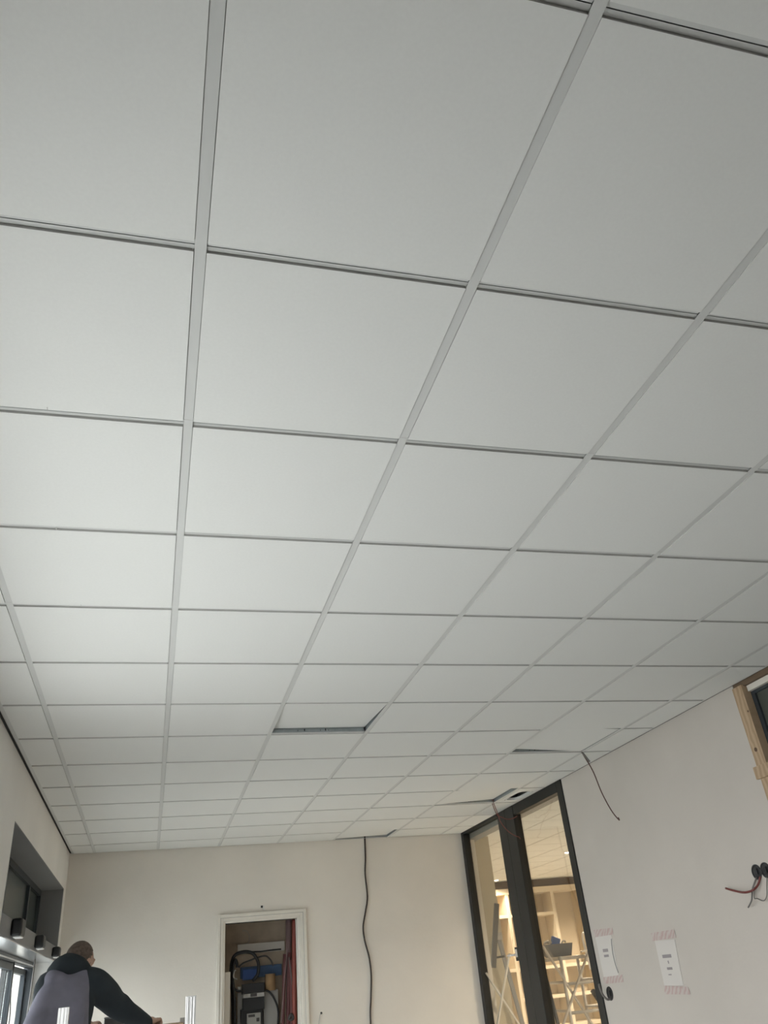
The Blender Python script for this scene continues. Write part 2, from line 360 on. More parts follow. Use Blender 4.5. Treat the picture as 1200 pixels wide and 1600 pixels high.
# ------------------------------------------------------------------ entrance: transom, header and sliding doors in the left wall
DX = -1.03
door = thing('door_1', (DX, 6.4, 0), 'sliding glass entrance doors under a grey header beam in the left wall', 'door'); door['kind'] = 'structure'
boxes('header_beam', [(DX-0.06, XL-0.002, OY0+0.01, OY1-0.008, 2.008, 2.115)], M['grey_plaster'], door, 0.002)
boxes('header_soffit', [(DX+0.02, XL-0.006, OY0+0.01, OY1-0.008, 2.000, 2.008)], M['polished'], door)
tr = boxes('transom_frame', [(DX-0.05, DX, OY0+0.01, OY1-0.008, 2.115, 2.16), (DX-0.05, DX, OY0+0.01, OY1-0.008, 2.545, 2.594), (DX-0.05, DX+0.002, OY1-0.062, OY1-0.008, 2.16, 2.545),
      (DX-0.05, DX+0.002, 7.26, 7.31, 2.16, 2.545), (DX-0.05, DX+0.002, 6.0, 6.05, 2.16, 2.545), (DX-0.05, DX, OY0+0.01, OY0+0.06, 2.16, 2.545)], M['anthr'], door)
boxes('transom_panel', [(DX-0.035, DX-0.02, OY0+0.06, OY1-0.06, 2.16, 2.545)], M['dark_panel'], tr)
boxes('guide_rail', [(DX-0.03, DX+0.025, OY0+0.01, OY1-0.03, 1.958, 2.0), ], M['anthr'], door, 0.006)
boxes('guide_track', [(DX+0.026, DX+0.032, OY0+0.01, OY1-0.05, 1.966, 1.976)], M['polished'], door)
def leaf(y0, y1, x, nm):
    fr = boxes(nm, [(x-0.02, x+0.02, y0, y0+0.045, 0.02, 1.955), (x-0.02, x+0.02, y1-0.045, y1, 0.02, 1.955), (x-0.02, x+0.02, y0, y1, 1.91, 1.955), (x-0.02, x+0.02, y0, y1, 0.02, 0.12)], M['anthr'], door, 0.003)
    boxes('pane', [(x-0.004, x+0.004, y0+0.045, y1-0.045, 0.12, 1.91)], M['glass_out'], fr)
leaf(OY0+0.01, 6.93, DX-0.01, 'door_leaf'); leaf(6.86, 8.02, DX-0.055, 'door_leaf')
boxes('door_jamb', [(DX-0.06, DX+0.02, 8.02, 8.085, 0, 2.0)], M['anthr'], door, 0.003)
boxes('door_seal', [(DX+0.020, DX+0.026, 8.025, 8.04, 0.0, 1.96)], M['alu'], door)
# sensors and loose cable at the header
def sensor(y, s, label, tilt):
    t = thing('door_sensor', (XL+0.03, y, 2.055), label, 'sensor', 'sensors on the door header')
    t.rotation_euler = (0, 0, 0)
    bm = bmesh.new(); bm_box(bm, XL-0.001, XL+0.062, y-0.075*s, y+0.075*s, 2.018, 2.018+0.085*s)
    o = obj('housing', bm, M['rubber'], t, 0.014)
    boxes('lens', [(XL+0.012, XL+0.058, y-0.05*s, y+0.05*s, 2.012, 2.020)], M['alu'], t, 0.003)
    return t
sensor(5.26, 1.15, 'black sensor box on the door header, nearest to the left edge of the photo', 0)
sensor(6.46, 1.0, 'black sensor box on the door header, between the two others', 0)
sensor(7.72, 0.9, 'black sensor box on the door header, farthest, in the corner behind the man', 0)
tag(tube('hanging_wire', [(-0.93, 7.38, 1.998), (-0.935, 7.40, 1.90), (-0.94, 7.43, 1.75), (-0.95, 7.42, 1.4), (-0.95, 7.44, 0.9)], 0.006, M['grey_cable']), 'thin brown-grey wire hanging from under the door header left of the man', 'wire')
tag(tube('door_cable', [(-0.985, 6.62, 1.955), (-0.985, 6.60, 1.85), (-0.985, 6.66, 1.74), (-0.985, 6.76, 1.6), (-0.985, 6.70, 1.4), (-0.985, 6.62, 1.2), (-0.985, 6.6, 0.2)], 0.004, M['rubber']), 'slack black cable looping down in front of the sliding door glass', 'cable')
# outside
struct(boxes('ground_outside', [(-30, -1.09, -20, 40, -0.25, -0.05)], M['pave']), 'pale paving outside the entrance', 'ground')
ob = thing('building', (-13, 16, 0), 'pale rendered building seen outside through the entrance door glass', 'building')
boxes('wall', [(-17, -13, 11, 19, 0, 3.1)], M['render'], ob); boxes('window_frame', [(-13.02, -12.98, 13, 14.4, 1.0, 2.3)], M['anthr'], ob)

# ------------------------------------------------------------------ right wall: glass partition
gp = thing('window_1', (XR+0.03, 7.0, 0), 'floor to ceiling glass partition with black steel frame in the right wall', 'window'); gp['kind'] = 'structure'
X0, X1 = XR-0.012, XR+0.062
boxes('window_frame', [(X0, X1, GY0, GY0+0.095, 0, 2.93), (X0, X1, 8.205, GY1-0.002, 0, 2.93), (X0, X1, GY0+0.095, 6.78, 2.842, 2.93), (X0, X1, 7.2, 8.205, 2.905, 2.93), (X0, X1, GY0+0.09, 8.21, 0, 0.06)], M['black'], gp, 0.003)
st = boxes('stile', [(X0-0.004, X1, 6.78, 6.985, 0.0, 2.93)], M['black'], gp, 0.004)
boxes('stile', [(X0, X1, 6.995, 7.185, 0.0, 2.93)], M['black'], gp, 0.004)
boxes('stile_joint', [(X0+0.02, X1-0.01, 6.984, 6.996, 0.0, 2.93)], M['slot'], gp)
boxes('pane', [(XR+0.022, XR+0.030, GY0+0.095, 6.78, 0.06, 2.842)], M['glass'], gp)
boxes('pane', [(XR+0.022, XR+0.030, 7.185, 8.205, 0.06, 2.905)], M['glass'], gp)
hb = bmesh.new(); hy, hz = 7.27, 1.695
bm_tube(hb, [(XR-0.012, 7.22, hz), (XR-0.055, 7.22, hz)], 0.009, 10, False); bm_tube(hb, [(XR-0.055, 7.215, hz), (XR-0.058, 7.33, hz)], 0.009, 10, False)
bm_box(hb, XR-0.014, XR-0.008, 7.195, 7.235, hz-0.02, hz+0.045)
obj('door_handle', hb, M['chrome'], gp)
boxes('handle_plate', [(XR-0.012, XR+0.03, 7.185, 7.245, hz-0.05, hz+0.06)], M['black'], gp)

# ------------------------------------------------------------------ room behind the glass
NZ = 2.925
def nroom():
    bm = bmesh.new(); bm_box(bm, XR+0.14, 9.2, 3.2, 14.2, NZ, NZ+0.03, 0)
    o = obj('ceiling', bm, [M['tile']]); struct(o, 'white tile ceiling with downlights in the room behind the glass', 'ceiling')
    bm = bmesh.new()
    for k in range(1, 10): bm_box(bm, 3.42+0.6*k-0.012, 3.42+0.6*k+0.012, 3.2, 14.15, NZ-0.002, NZ+0.001)
    obj('main_runner', bm, M['tile_edge'], o)
    bm = bmesh.new()
    for k in range(18): bm_box(bm, XR+0.15, 9.2, 3.5+0.6*k-0.005, 3.5+0.6*k+0.005, NZ-0.001, NZ+0.001)
    obj('cross_tee', bm, M['tile_edge'], o)
    return o
side_ceiling = nroom()
struct(boxes('wall_far', [(XR+0.14, 9.2, 14.12, 14.3, 0, ZT)], M['cream_d']), 'cream far wall of the room behind the glass', 'wall')
struct(boxes('wall_far_right', [(9.2, 9.4, 3.0, 14.3, 0, ZT)], M['cream_d']), 'cream right wall of the room behind the glass', 'wall')
struct(boxes('wall_stub', [(XR+0.14, 3.685, 8.57, 8.69, 0, ZT)], M['olive']), 'olive-beige wall end seen through the left glass panel', 'wall')
struct(boxes('wall_near_side', [(XR+0.14, 9.2, 3.0, 3.2, 0, ZT)], M['cream_d']), 'near wall of the room behind the glass', 'wall')
struct(boxes('wall_corridor', [(3.2, 3.32, 8.69, 14.2, 0, ZT)], M['cream_d']), 'side wall of the room behind the glass, beyond the wall end', 'wall')
struct(boxes('trim_lining', [(XR+0.064, XR+0.20, GY0, GY1+0.2, 2.855, NZ)], M['mid_grey']), 'grey lining over the glass partition', 'trim')
struct(boxes('trim_cornice', [(XR+0.14, 9.2, 13.90, 14.12, 2.80, NZ)], M['cornice']), 'brown strip along the top of the far wall', 'trim')
# built-in bookcase on the far wall
bk = thing('bookcase', (6.8, 13.9, 0), 'cream built-in bookcase with open niches on the far wall behind the glass', 'bookcase')
YK0, YK1 = 13.72, 14.12
boxes('back_panel', [(5.3, 8.4, YK1-0.03, YK1-0.005, 0.1, 2.78)], M['cream_d'], bk)
up_x = [5.3, 5.97, 6.84, 7.42, 8.35]
for x in up_x: boxes('upright', [(x-0.03, x+0.03, YK0, YK1-0.03, 0.1, 2.78)], M['cream'], bk, 0.002)
boxes('top_rail', [(5.27, 8.38, YK0-0.01, YK1-0.03, 2.70, 2.79)], M['cream'], bk)
for (xa, xb, z) in ((5.33, 5.94, 2.36), (6.0, 6.81, 2.36), (6.0, 6.81, 1.55), (5.33, 5.94, 1.55), (6.0, 6.81, 1.12), (6.87, 7.39, 1.55), (6.87, 7.39, 1.12), (7.45, 8.32, 1.9), (5.33, 5.94, 0.7), (6.0, 6.81, 0.7), (6.87, 7.39, 0.7)):
    boxes('shelf', [(xa, xb, YK0, YK1-0.03, z-0.025, z+0.025)], M['cream'], bk, 0.002)
boxes('plinth', [(5.3, 8.4, YK0+0.02, YK1-0.03, 0, 0.1)], M['cream'], bk)
# downlights
for k, (x, y, lab) in enumerate(((5.56, 10.34, 'small round lit downlight in the side room, seen in the right glass panel'), (5.70, 13.42, 'small round lit downlight in the side room, seen in the left glass panel'),
                  (4.6, 6.6, None), (7.4, 8.0, None), (7.5, 12.2, None), (6.9, 5.2, None))):
    room_lamp(x, y, NZ-0.035, LAMP_W*(0.35 if k == 1 else 0.5 if k == 2 else 1.2))
    if lab is None:
        bm = bmesh.new(); bm_cyl(bm, (x, y, NZ-0.006), (0, 0, 1), 0.048, 0.012); obj('downlight', bm, M['lamp_rim'], side_ceiling); continue
    t = thing('downlight', (x, y, NZ), lab, 'ceiling light', 'downlights in the side room')
    bm = bmesh.new(); bm_cyl(bm, (x, y, NZ-0.006), (0, 0, 1), 0.048, 0.012); obj('lamp_rim', bm, M['lamp_rim'], t)
    bm = bmesh.new(); bm_ball(bm, (x, y, NZ-0.014), (0.036, 0.036, 0.012)); obj('lamp_lens', bm, M['glow'], t)

# folding scaffold with tray, seen through the right panel
def P(u, v, y): return at(u, v, 1, y)
sf = thing('folding_scaffold', (4.95, 9.5, 0), 'dull aluminium folding scaffold with crossed braces behind the right glass panel', 'scaffold')
xl, xr = 4.58, 5.12; yn, yf = 9.1, 9.75
L = P(862, 1510, yn).x
for x in (xl, xr):
    for y in (yn, yf):
        tube('post', [(x, y, 0.03), (x, y, 1.66)], 0.019, M['alu_dull'], sf, 12, False)
        bm = bmesh.new(); bm_cyl(bm, (x, y, 0.03), (1, 0, 0), 0.03, 0.03); obj('castor', bm, M['rubber'], sf)
bm = bmesh.new(); bm_bar(bm, P(848, 1478, yn), P(935, 1616, yn), 0.034, 0.018); obj('brace', bm, M['alu_dull'], sf)
bm = bmesh.new(); bm_bar(bm, P(921, 1482, yn-0.03), P(873, 1620, yn-0.03), 0.034, 0.018); obj('brace', bm, M['alu_dull'], sf)
for z in (1.12, 1.40, 0.84, 0.56):
    tube('rung', [(xr, yn, z), (xr, yf, z)], 0.014, M['alu_dull'], sf, 8, False)
    tube('rung', [(xl, yn, z), (xl, yf, z)], 0.014, M['alu_dull'], sf, 8, False)
boxes('platform', [(xl-0.02, xr+0.04, yn+0.02, yf-0.02, 1.62, 1.655)], M['alu_dull'], sf, 0.003)
tube('crossbar', [(xl, yn, 1.10), (xr, yn, 1.10)], 0.016, M['alu_dull'], sf, 8, False)
tube('crossbar', [(xl, yn, 1.38), (xr, yn, 1.38)], 0.016, M['alu_dull'], sf, 8, False)
tube('handrail', [(4.93, yn-0.02, 1.5), (4.90, yn-0.02, 1.83), (4.95, yn-0.02, 1.845), (4.96, yn-0.02, 1.6)], 0.014, M['chrome'], sf, 8)
# tray
ty = 9.3
a0, a1, a2, a3 = P(850, 1480, ty), P(891, 1474, ty), P(893, 1492, ty), P(866, 1496, ty)
bm = bmesh.new()
zt, zb = 1.79, 1.658
top = [(4.46, 9.16), (4.80, 9.16), (4.80, 9.50), (4.46, 9.50)]; bot = [(4.56, 9.22), (4.79, 9.22), (4.79, 9.44), (4.56, 9.44)]
vt_ = [bm.verts.new((*p, zt)) for p in top]; vb_ = [bm.verts.new((*p, zb)) for p in bot]
vi_ = [bm.verts.new((p[0]+(0.01 if p[0] < 4.6 else -0.01), p[1]+(0.01 if p[1] < 9.3 else -0.01), zt)) for p in top]
vj_ = [bm.verts.new((p[0], p[1], zb+0.012)) for p in bot]
bm.faces.new(vb_[::-1]); bm.faces.new(vj_)
for k in range(4):
    j = (k+1) % 4; bm.faces.new((vb_[k], vb_[j], vt_[j], vt_[k])); bm.faces.new((vt_[k], vt_[j], vi_[j], vi_[k])); bm.faces.new((vi_[k], vi_[j], vj_[j], vj_[k]))
tag(obj('tool_tray', bm, M['tool_grey']), 'dark grey plastic tray standing on the scaffold behind the glass', 'tray')
bm = bmesh.new(); bm_box(bm, -0.055, 0.055, -0.02, 0.02, -0.075, 0.075)
bl = obj('blue_package', bm, M['blue'], bevel=0.006); bl.location = (4.64, 9.30, 1.79); bl.rotation_euler = (0.1, 0.35, 0.2); tag(bl, 'small blue box sticking up out of the dark tray', 'box')
bm = bmesh.new(); bm_tube(bm, [(4.52, 9.3, 1.70), (4.50, 9.3, 1.80), (4.56, 9.3, 1.825)], 0.014, 8); bm_box(bm, 4.55, 4.59, 9.28, 9.32, 1.80, 1.83)
tag(obj('hand_tool', bm, M['alu_dull']), 'small grey tool lying in the left end of the dark tray', 'tool')
bm = bmesh.new(); bm_tube(bm, [(4.72, 9.34, 1.70), (4.75, 9.34, 1.80), (4.79, 9.34, 1.82), (4.80, 9.34, 1.80)], 0.010, 8)
tag(obj('clamp', bm, M['alu_dull']), 'small metal clamp over the right end of the dark tray', 'tool')
# work lamp clamped to the scaffold
wl = thing('work_lamp', (5.0, 9.0, 1.66), 'grey work lamp head clamped to the scaffold right of the dark tray', 'lamp')
bm = bmesh.new(); bm_tube(bm, [(4.93, 9.02, 1.71), (5.0, 9.0, 1.76), (5.06, 8.98, 1.75)], lambda t: 0.05-0.022*t, 14); obj('lamp_head', bm, M['mid_grey'], wl)
bm = bmesh.new(); bm_bar(bm, (4.82, 9.02, 1.685), (5.0, 9.0, 1.71), 0.05, 0.016); obj('bracket', bm, M['alu'], wl)
tag(tube('lamp_cable', [(5.04, 8.98, 1.70), (5.12, 9.0, 1.60), (5.20, 9.0, 1.45), (5.25, 9.0, 1.25), (5.22, 9.05, 0.6), (5.2, 9.05, 0.01)], 0.009, M['rubber']), 'dark cable dropping from the work lamp behind the glass', 'cable')
dr = thing('drill', (4.94, 9.02, 1.16), 'dark cordless drill hanging low on the scaffold braces', 'drill')
bm = bmesh.new(); bm_bar(bm, (4.87, 9.03, 1.30), (4.95, 9.03, 1.17), 0.055, 0.05); obj('drill_body', bm, M['rubber'], dr, 0.012)
bm = bmesh.new(); bm_bar(bm, (4.93, 9.03, 1.19), (4.985, 9.03, 1.23), 0.03, 0.03); obj('drill_grip', bm, M['tool_grey'], dr, 0.006)
# paint tins on the shelf at the right of the scaffold
for k, (x, z, r, m_, lab) in enumerate(((5.16, 1.135, 0.045, 'white_pl', 'white paint tin on the low scaffold shelf'), (5.26, 1.135, 0.04, 'maroon', 'dark red paint tin on the low scaffold shelf'))):
    t = thing('paint_tin', (x, 9.4, z), lab, 'tin'); bm = bmesh.new(); bm_cyl(bm, (x, 9.4, z+0.05), (0, 0, 1), r, 0.10); obj('tin_body', bm, M[m_], t)
    bm = bmesh.new(); bm_cyl(bm, (x, 9.4, z+0.104), (0, 0, 1), r+0.003, 0.01); obj('lid', bm, M['chrome'], t)
boxes('side_shelf', [(xr, xr+0.24, yn+0.1, yf-0.1, 1.115, 1.135)], M['alu_dull'], sf)

# pale crossed bars added in place of a reflection in the left pane
tl = thing('trestle', (3.57, 8.19, 0), 'pale crossed bars standing in for a reflection in the left glass panel', 'trestle')
for (u0, v0, u1, v1, y) in ((759, 1520, 812, 1602, 8.2), (796, 1490, 777, 1604, 8.17)):
    bm = bmesh.new(); q0, q1 = P(u0, v0, y), P(u1, v1, y); q1 = q0+(q1-q0)*1.6
    bm_bar(bm, q0, q1, 0.026, 0.016); obj('leg', bm, M['alu'], tl)
boxes('foot', [(3.42, 3.72, 8.15, 8.22, 0.0, 0.04)], M['alu'], tl)
for x in (3.45, 3.69): tube('upright', [(x, 8.19, 0.03), (x, 8.19, 1.12)], 0.012, M['alu'], tl, 8, False)
# dark stepladder behind the left panel
sl = thing('stepladder', (3.62, 8.42, 0), 'tall dark stepladder leaning open behind the left glass panel', 'ladder')
q0, q1 = P(776, 1412, 8.40), P(771, 1512, 8.40)
bm = bmesh.new(); bm_bar(bm, q0, q1, 0.030, 0.05); obj('stile', bm, M['tool_grey'], sl)
r0, r1 = P(778, 1462, 8.44), P(817, 1602, 8.44)
bm = bmesh.new(); bm_bar(bm, r0, r0+(r1-r0)*(r0.z/(r0.z-r1.z))*0.98, 0.024, 0.04); obj('stile', bm, M['mid_grey'], sl)
boxes('hinge', [(r0.x-0.03, r0.x+0.025, 8.39, 8.46, r0.z-0.04, r0.z+0.03)], M['alu_dull'], sl)
bm = bmesh.new(); bm_bar(bm, P(771, 1497, 8.43), P(788, 1494, 8.43), 0.02, 0.02); obj('stay', bm, M['rubber'], sl)
bm = bmesh.new(); q0, q1 = P(846, 1500, 7.9), P(873, 1604, 7.9); bm_bar(bm, q0, q0+(q1-q0)*(q0.z/(q0.z-q1.z))*0.99, 0.026, 0.026)
tag(obj('broom_handle', bm, M['rubber']), 'thin dark pole leaning behind the glass, right of the black middle frame', 'pole')

# ------------------------------------------------------------------ right wall: opening with pine battens at the right edge
wb = thing('window_2', (XR, 3.2, 1.1), 'dark window opening framed with rough pine battens at the right edge', 'window'); wb['kind'] = 'structure'
bt = boxes('pine_batten', [(XR-0.018, XR+0.035, 3.252, 3.338, 1.1, 2.905)], M['pine'], wb, 0.002)
boxes('pine_batten', [(XR-0.036, XR-0.018, 1.3, 3.352, 2.385, 2.452)], M['pine'], wb, 0.002)
boxes('head_board', [(XR+0.012, XR+0.12, 1.2, 3.245, 2.862, 2.895)], M['whitewood'], wb)
boxes('head_strip', [(XR-0.002, XR+0.02, 1.2, 3.338, 2.898, 2.93)], M['cornice'], wb)
boxes('window_frame', [(XR+0.036, XR+0.09, 3.225, 3.335, 1.1, 2.862), (XR+0.036, XR+0.09, 1.2, 3.225, 2.845, 2.862)], M['anthr'], wb)
boxes('pane', [(XR+0.05, XR+0.055, 1.2, 3.225, 1.1, 2.845)], M['window_film'], wb)
bm = bmesh.new()
for (y, z) in ((3.30, 2.54), (3.322, 2.43)): bm_cyl(bm, (XR-0.0185, y, z), (1, 0, 0), 0.012, 0.002, 12)
bm_cyl(bm, (XR-0.0185, 3.262, 2.75), (1, 0, 0), 0.006, 0.002, 12)
obj('knot', bm, M['knot'], bt)

# ------------------------------------------------------------------ hanging wires and cables
lc = [at(u, v, 1, YB-0.012) for u, v in ((570, 1309), (571, 1340), (570.5, 1365), (574, 1401), (571, 1425), (567.5, 1448), (570, 1470), (577, 1497), (580, 1525), (579.5, 1560), (579, 1600))]
lc = [Vector((p.x, p.y, p.z)) for p in lc]; lc[0].z = ZF+0.02; lc.append(lc[-1]+Vector((0, 0, -0.6)))
tag(tube('hanging_cable', lc, 0.0085, M['cable']), 'long dark cable hanging wavily down the back wall from the ceiling', 'cable')
s0 = Vector((2.985, 4.79, ZF+0.03))
e = at(967, 1281, 0, 3.17)
m1, m2, m3 = at(926, 1204, 0, 3.09), at(940, 1238, 0, 3.12), at(955, 1266, 0, 3.15)
w1 = [s0, at(909, 1175, 0, 3.0), m1, m2, m3, e, at(966, 1277, 0, 3.165)]
tag(tube('hanging_wire', w1, 0.0042, M['brown_wire']), 'single red-brown wire hanging from the ceiling in front of the right wall', 'wire')
tag(tube('wire_sleeve', [at(909, 1175, 0, 2.995), at(914, 1181, 0, 3.02), at(921, 1190, 0, 3.055)], 0.007, M['grey_cable']), 'short grey sleeve on the wire where it leaves the ceiling', 'wire sleeve')
h0 = Vector((2.975, 6.585, ZF+0.03))
def X(u, v, x): return at(u, v, 0, x)
tag(tube('hanging_wire', [h0, X(768.5, 1253, 2.98), X(776, 1272, 3.03), X(784, 1277, 3.09), X(793, 1280, 3.13), X(802, 1278.5, 3.18), X(808, 1275, 3.2)], 0.0036, M['red_wire']), 'red wire from the ceiling ending in a short curl above the black frame', 'wire', 'red wires by the glass partition')
tag(tube('hanging_wire', [h0+Vector((0.01, 0, 0)), X(771, 1254, 2.99), X(778, 1272, 3.03), X(782, 1284, 3.07), X(792, 1297, 3.12), X(803, 1305, 3.16), X(811, 1308, 3.2), X(813, 1311, 3.2)], 0.0036, M['red_wire']), 'red wire from the ceiling drooping lower across the black middle frame', 'wire', 'red wires by the glass partition')

# flush boxes in the right wall
def wallbox(y, z, r, label, seg=28):
    t = thing('flush_box', (XR, y, z), label, 'wall box', 'round flush boxes in the right wall')
    bm = bmesh.new(); R0 = []; R1 = []; R2 = []; R3 = []
    for k in range(seg):
        c, s = math.cos(2*PI*k/seg), math.sin(2*PI*k/seg)
        R0.append(bm.verts.new((XR-0.004, y+c*(r+0.003), z+s*(r+0.003)))); R1.append(bm.verts.new((XR-0.004, y+c*(r-0.003), z+s*(r-0.003))))
        R2.append(bm.verts.new((XR-0.0012, y+c*(r-0.005), z+s*(r-0.005)))); R3.append(bm.verts.new((XR, y+c*(r+0.003), z+s*(r+0.003))))
    for k in range(seg):
        j = (k+1) % seg
        for A, B in ((R0, R1), (R1, R2), (R3, R0)): bm.faces.new((A[k], A[j], B[j], B[k]))
    bm.faces.new(R2); obj('box_body', bm, M['rubber'], t)
    bm = bmesh.new(); bm_box(bm, XR-0.010, XR-0.0025, y-r*0.35, y+r*0.30, z-r*0.4, z+r*0.5); obj('terminal', bm, M['rubber'], t, 0.003)
    return t
wallbox(3.624, 1.940, 0.037, 'left one of the paired dark flush boxes, with dangling wires below')
wallbox(3.546, 1.940, 0.037, 'right one of the paired dark flush boxes, at the photo edge')
wallbox(5.612, 1.372, 0.042, 'single dark round flush box low beside the glass partition')
tag(tube('box_wire', [(XR-0.004, 3.60, 1.915), X(1184, 1383, XR-0.02), X(1176, 1391, XR-0.05), X(1163, 1394.5, XR-0.06), X(1148, 1392, XR-0.05), X(1134, 1388, XR-0.04)], 0.006, M['red_wire']), 'thick red wire curving left out of the paired wall boxes', 'wire')
tag(tube('box_wire', [(XR-0.004, 3.635, 1.915), X(1176, 1388, XR-0.02), X(1175, 1400, XR-0.025), X(1174, 1408, XR-0.03), X(1169, 1418, XR-0.03)], 0.0042, M['grey_cable']), 'grey wire with a split end hanging straight from the paired wall boxes', 'wire')
tag(tube('box_wire', [X(1178, 1386, XR-0.015), X(1178.5, 1403, XR-0.02), X(1183, 1404, XR-0.02), X(1193, 1407.5, XR-0.02), X(1198, 1400, XR-0.02), X(1198, 1384, XR-0.012), (XR-0.004, 3.55, 1.905)], 0.0026, M['grey_cable']), 'thin grey wire looping between the two paired wall boxes', 'wire')
tag(tube('box_wire', [(XR-0.006, 5.61, 1.34), X(949, 1561.5, XR-0.03), X(943, 1556, XR-0.05), X(938, 1546, XR-0.04), X(936, 1538, XR-0.03)], 0.008, M['grey_cable']), 'grey-green cable curling from the low wall box over the black frame', 'cable')

# taped papers
def sheet(nm, corners_uv, marks, label, tapes, curl=None):
    t = thing(nm, tuple(X(*corners_uv[0], XR)), label, 'paper')
    bm = bmesh.new(); q = [X(u, v, XR-0.0022) for u, v in corners_uv]
    vs = [bm.verts.new(p) for p in q]+[bm.verts.new(p+Vector((0.0010, 0, 0))) for p in q]
    bm.faces.new(vs[:4]); bm.faces.new(vs[4:][::-1])
    for k in range(4): bm.faces.new((vs[k], vs[(k+1) % 4], vs[4+(k+1) % 4], vs[4+k]))
    obj('sheet', bm, M['paper'], t)
    bm = bmesh.new()
    for (u0, v0, u1, v1) in marks:
        a, b = X(u0, v0, XR), X(u1, v1, XR); bm_box(bm, XR-0.0030, XR-0.0022, min(a.y, b.y), max(a.y, b.y), min(a.z, b.z), max(a.z, b.z))
    obj('print', bm, M['print'], t)
    for tp in tapes:
        q = [X(u, v, XR-0.0036) for u, v in tp]; bm = bmesh.new()
        vs = [bm.verts.new(p) for p in q]+[bm.verts.new(p+Vector((0.0006, 0, 0))) for p in q]
        bm.faces.new(vs[:4]); bm.faces.new(vs[4:][::-1])
        for k in range(4): bm.faces.new((vs[k], vs[(k+1) % 4], vs[4+(k+1) % 4], vs[4+k]))
        obj('tape_strip', bm, M['tape'], t)
    if curl:
        bm = bmesh.new(); bm_tube(bm, [X(u, v, XR-0.004) for u, v in curl], 0.0022, 6); obj('curled_edge', bm, M['mid_grey'], t)
    return t
sheet('taped_paper', [(930, 1463), (955, 1460), (967, 1525), (944, 1530)], [(942, 1483, 951, 1487), (944, 1492, 952, 1495)], 'white sheet with two small prints, taped to the right wall next to the glass partition',
      [[(927.5, 1453), (956.5, 1449.5), (958.5, 1460), (930, 1464.5)], [(942.5, 1527), (972, 1523), (974.5, 1534.5), (944.5, 1537.5)]], [(955, 1467), (957, 1487), (961, 1505), (966, 1520)])
sheet('taped_paper', [(1023, 1470), (1054, 1468), (1068, 1540), (1038, 1540)], [(1035, 1492, 1050, 1496), (1043.5, 1501, 1046, 1505.5), (1042.5, 1511.5, 1051.5, 1515), (1045, 1522, 1050, 1523.5)], 'white sheet with a column of small prints, taped to the middle of the right wall',
      [[(1017, 1458), (1053, 1452), (1056.5, 1465), (1019, 1470.5)], [(1036.5, 1540), (1075, 1542), (1079, 1554), (1039.5, 1553.5)]])

# ------------------------------------------------------------------ back wall: cupboard opening
fr = thing('door_2', (1.03, YB, 0), 'white timber frame round the open service cupboard in the back wall', 'door frame'); fr['kind'] = 'structure'
TX0, TX1, TZ = 0.602, 1.480, 2.292
def mitre_frame(nm, x0, x1, zt, wdt, y0, y1, m):
    bm = bmesh.new(); bm_box(bm, x0, x0+wdt, y0, y1, 0, zt); bm_box(bm, x1-wdt, x1, y0, y1, 0, zt); bm_box(bm, x0+wdt, x1-wdt, y0, y1, zt-wdt, zt); return obj(nm, bm, m, fr, 0.003)
mitre_frame('casing', TX0, TX1, TZ, 0.030, YB-0.030, YB-0.0005, M['whitewood'])
mitre_frame('casing', TX0+0.030, TX1-0.030, TZ-0.030, 0.030, YB-0.022, YB-0.0005, M['whitewood'])
mitre_frame('door_lining', TX0+0.056, TX1-0.056, TZ-0.058, 0.022, YB-0.012, YB+0.115, M['whitewood'])
mitre_frame('rebate_line', TX0+0.029, TX1-0.029, TZ-0.029, 0.0035, YB-0.0245, YB-0.0215, M['mid_grey'])
# cupboard interior
struct(boxes('wall_cupboard', [(0.52, 1.62, 8.96, 9.02, 0, ZT), (0.48, 0.54, YB+0.12, 9.0, 0, ZT), (1.60, 1.66, YB+0.12, 9.0, 0, ZT), (0.52, 1.62, YB+0.12, 9.0, 2.70, 2.76)], M['board']), 'brown raw board lining of the service cupboard', 'wall')
def K(X_, Y_, y): return at(340+X_/8.57, 1430+Y_/8.57, 1, y)
def kbox(nm, X0_, Y0_, X1_, Y1_, y0, y1, m, parent=None, bevel=0.003):
    p, q = K(X0_, Y0_, y0), K(X1_, Y1_, y0); return boxes(nm, [(min(p.x, q.x), max(p.x, q.x), y0, y1, min(p.z, q.z), max(p.z, q.z))], m, parent, bevel)
rl = kbox('mounting_rail', 270, 395, 900, 470, 8.90, 8.955, M['whitewood']); tag(rl, 'pale horizontal timber rail across the back of the service cupboard', 'rail')
tag(kbox('blue_board', 310, 700, 860, 800, 8.905, 8.955, M['blue_box']), 'blue board on the back of the service cupboard', 'board')
tag(kbox('blue_sheet', 335, 730, 525, 855, 8.86, 8.885, M['blue']), 'darker blue sheet hanging behind the black cable loops', 'sheet')
tag(kbox('white_board', 615, 1005, 830, 2300, 8.88, 8.955, M['off_pl']), 'tall off-white panel right of the black meter in the service cupboard', 'panel')
tag(kbox('white_strip', 268, 1045, 345, 2300, 8.87, 8.95, M['off_pl']), 'narrow pale strip left of the black meter in the service cupboard', 'panel')
bm = bmesh.new(); p, q = K(705, 1010, 8.83), K(705, 785, 8.83); bm_cyl(bm, (p+q)/2, (0, 0, 1), 0.052, (q-p).length, 20)
tag(obj('insulated_pipe', bm, M['tan']), 'short tan insulated pipe above the off-white panel in the service cupboard', 'pipe')
mt = thing('electricity_meter', tuple(K(480, 1450, 8.80)), 'black electricity meter with white label strip in the service cupboard', 'meter')
kbox('meter_top', 330, 925, 630, 1030, 8.78, 8.86, M['rubber'], mt); kbox('label_strip', 342, 1050, 625, 1108, 8.79, 8.86, M['white_pl'], mt)
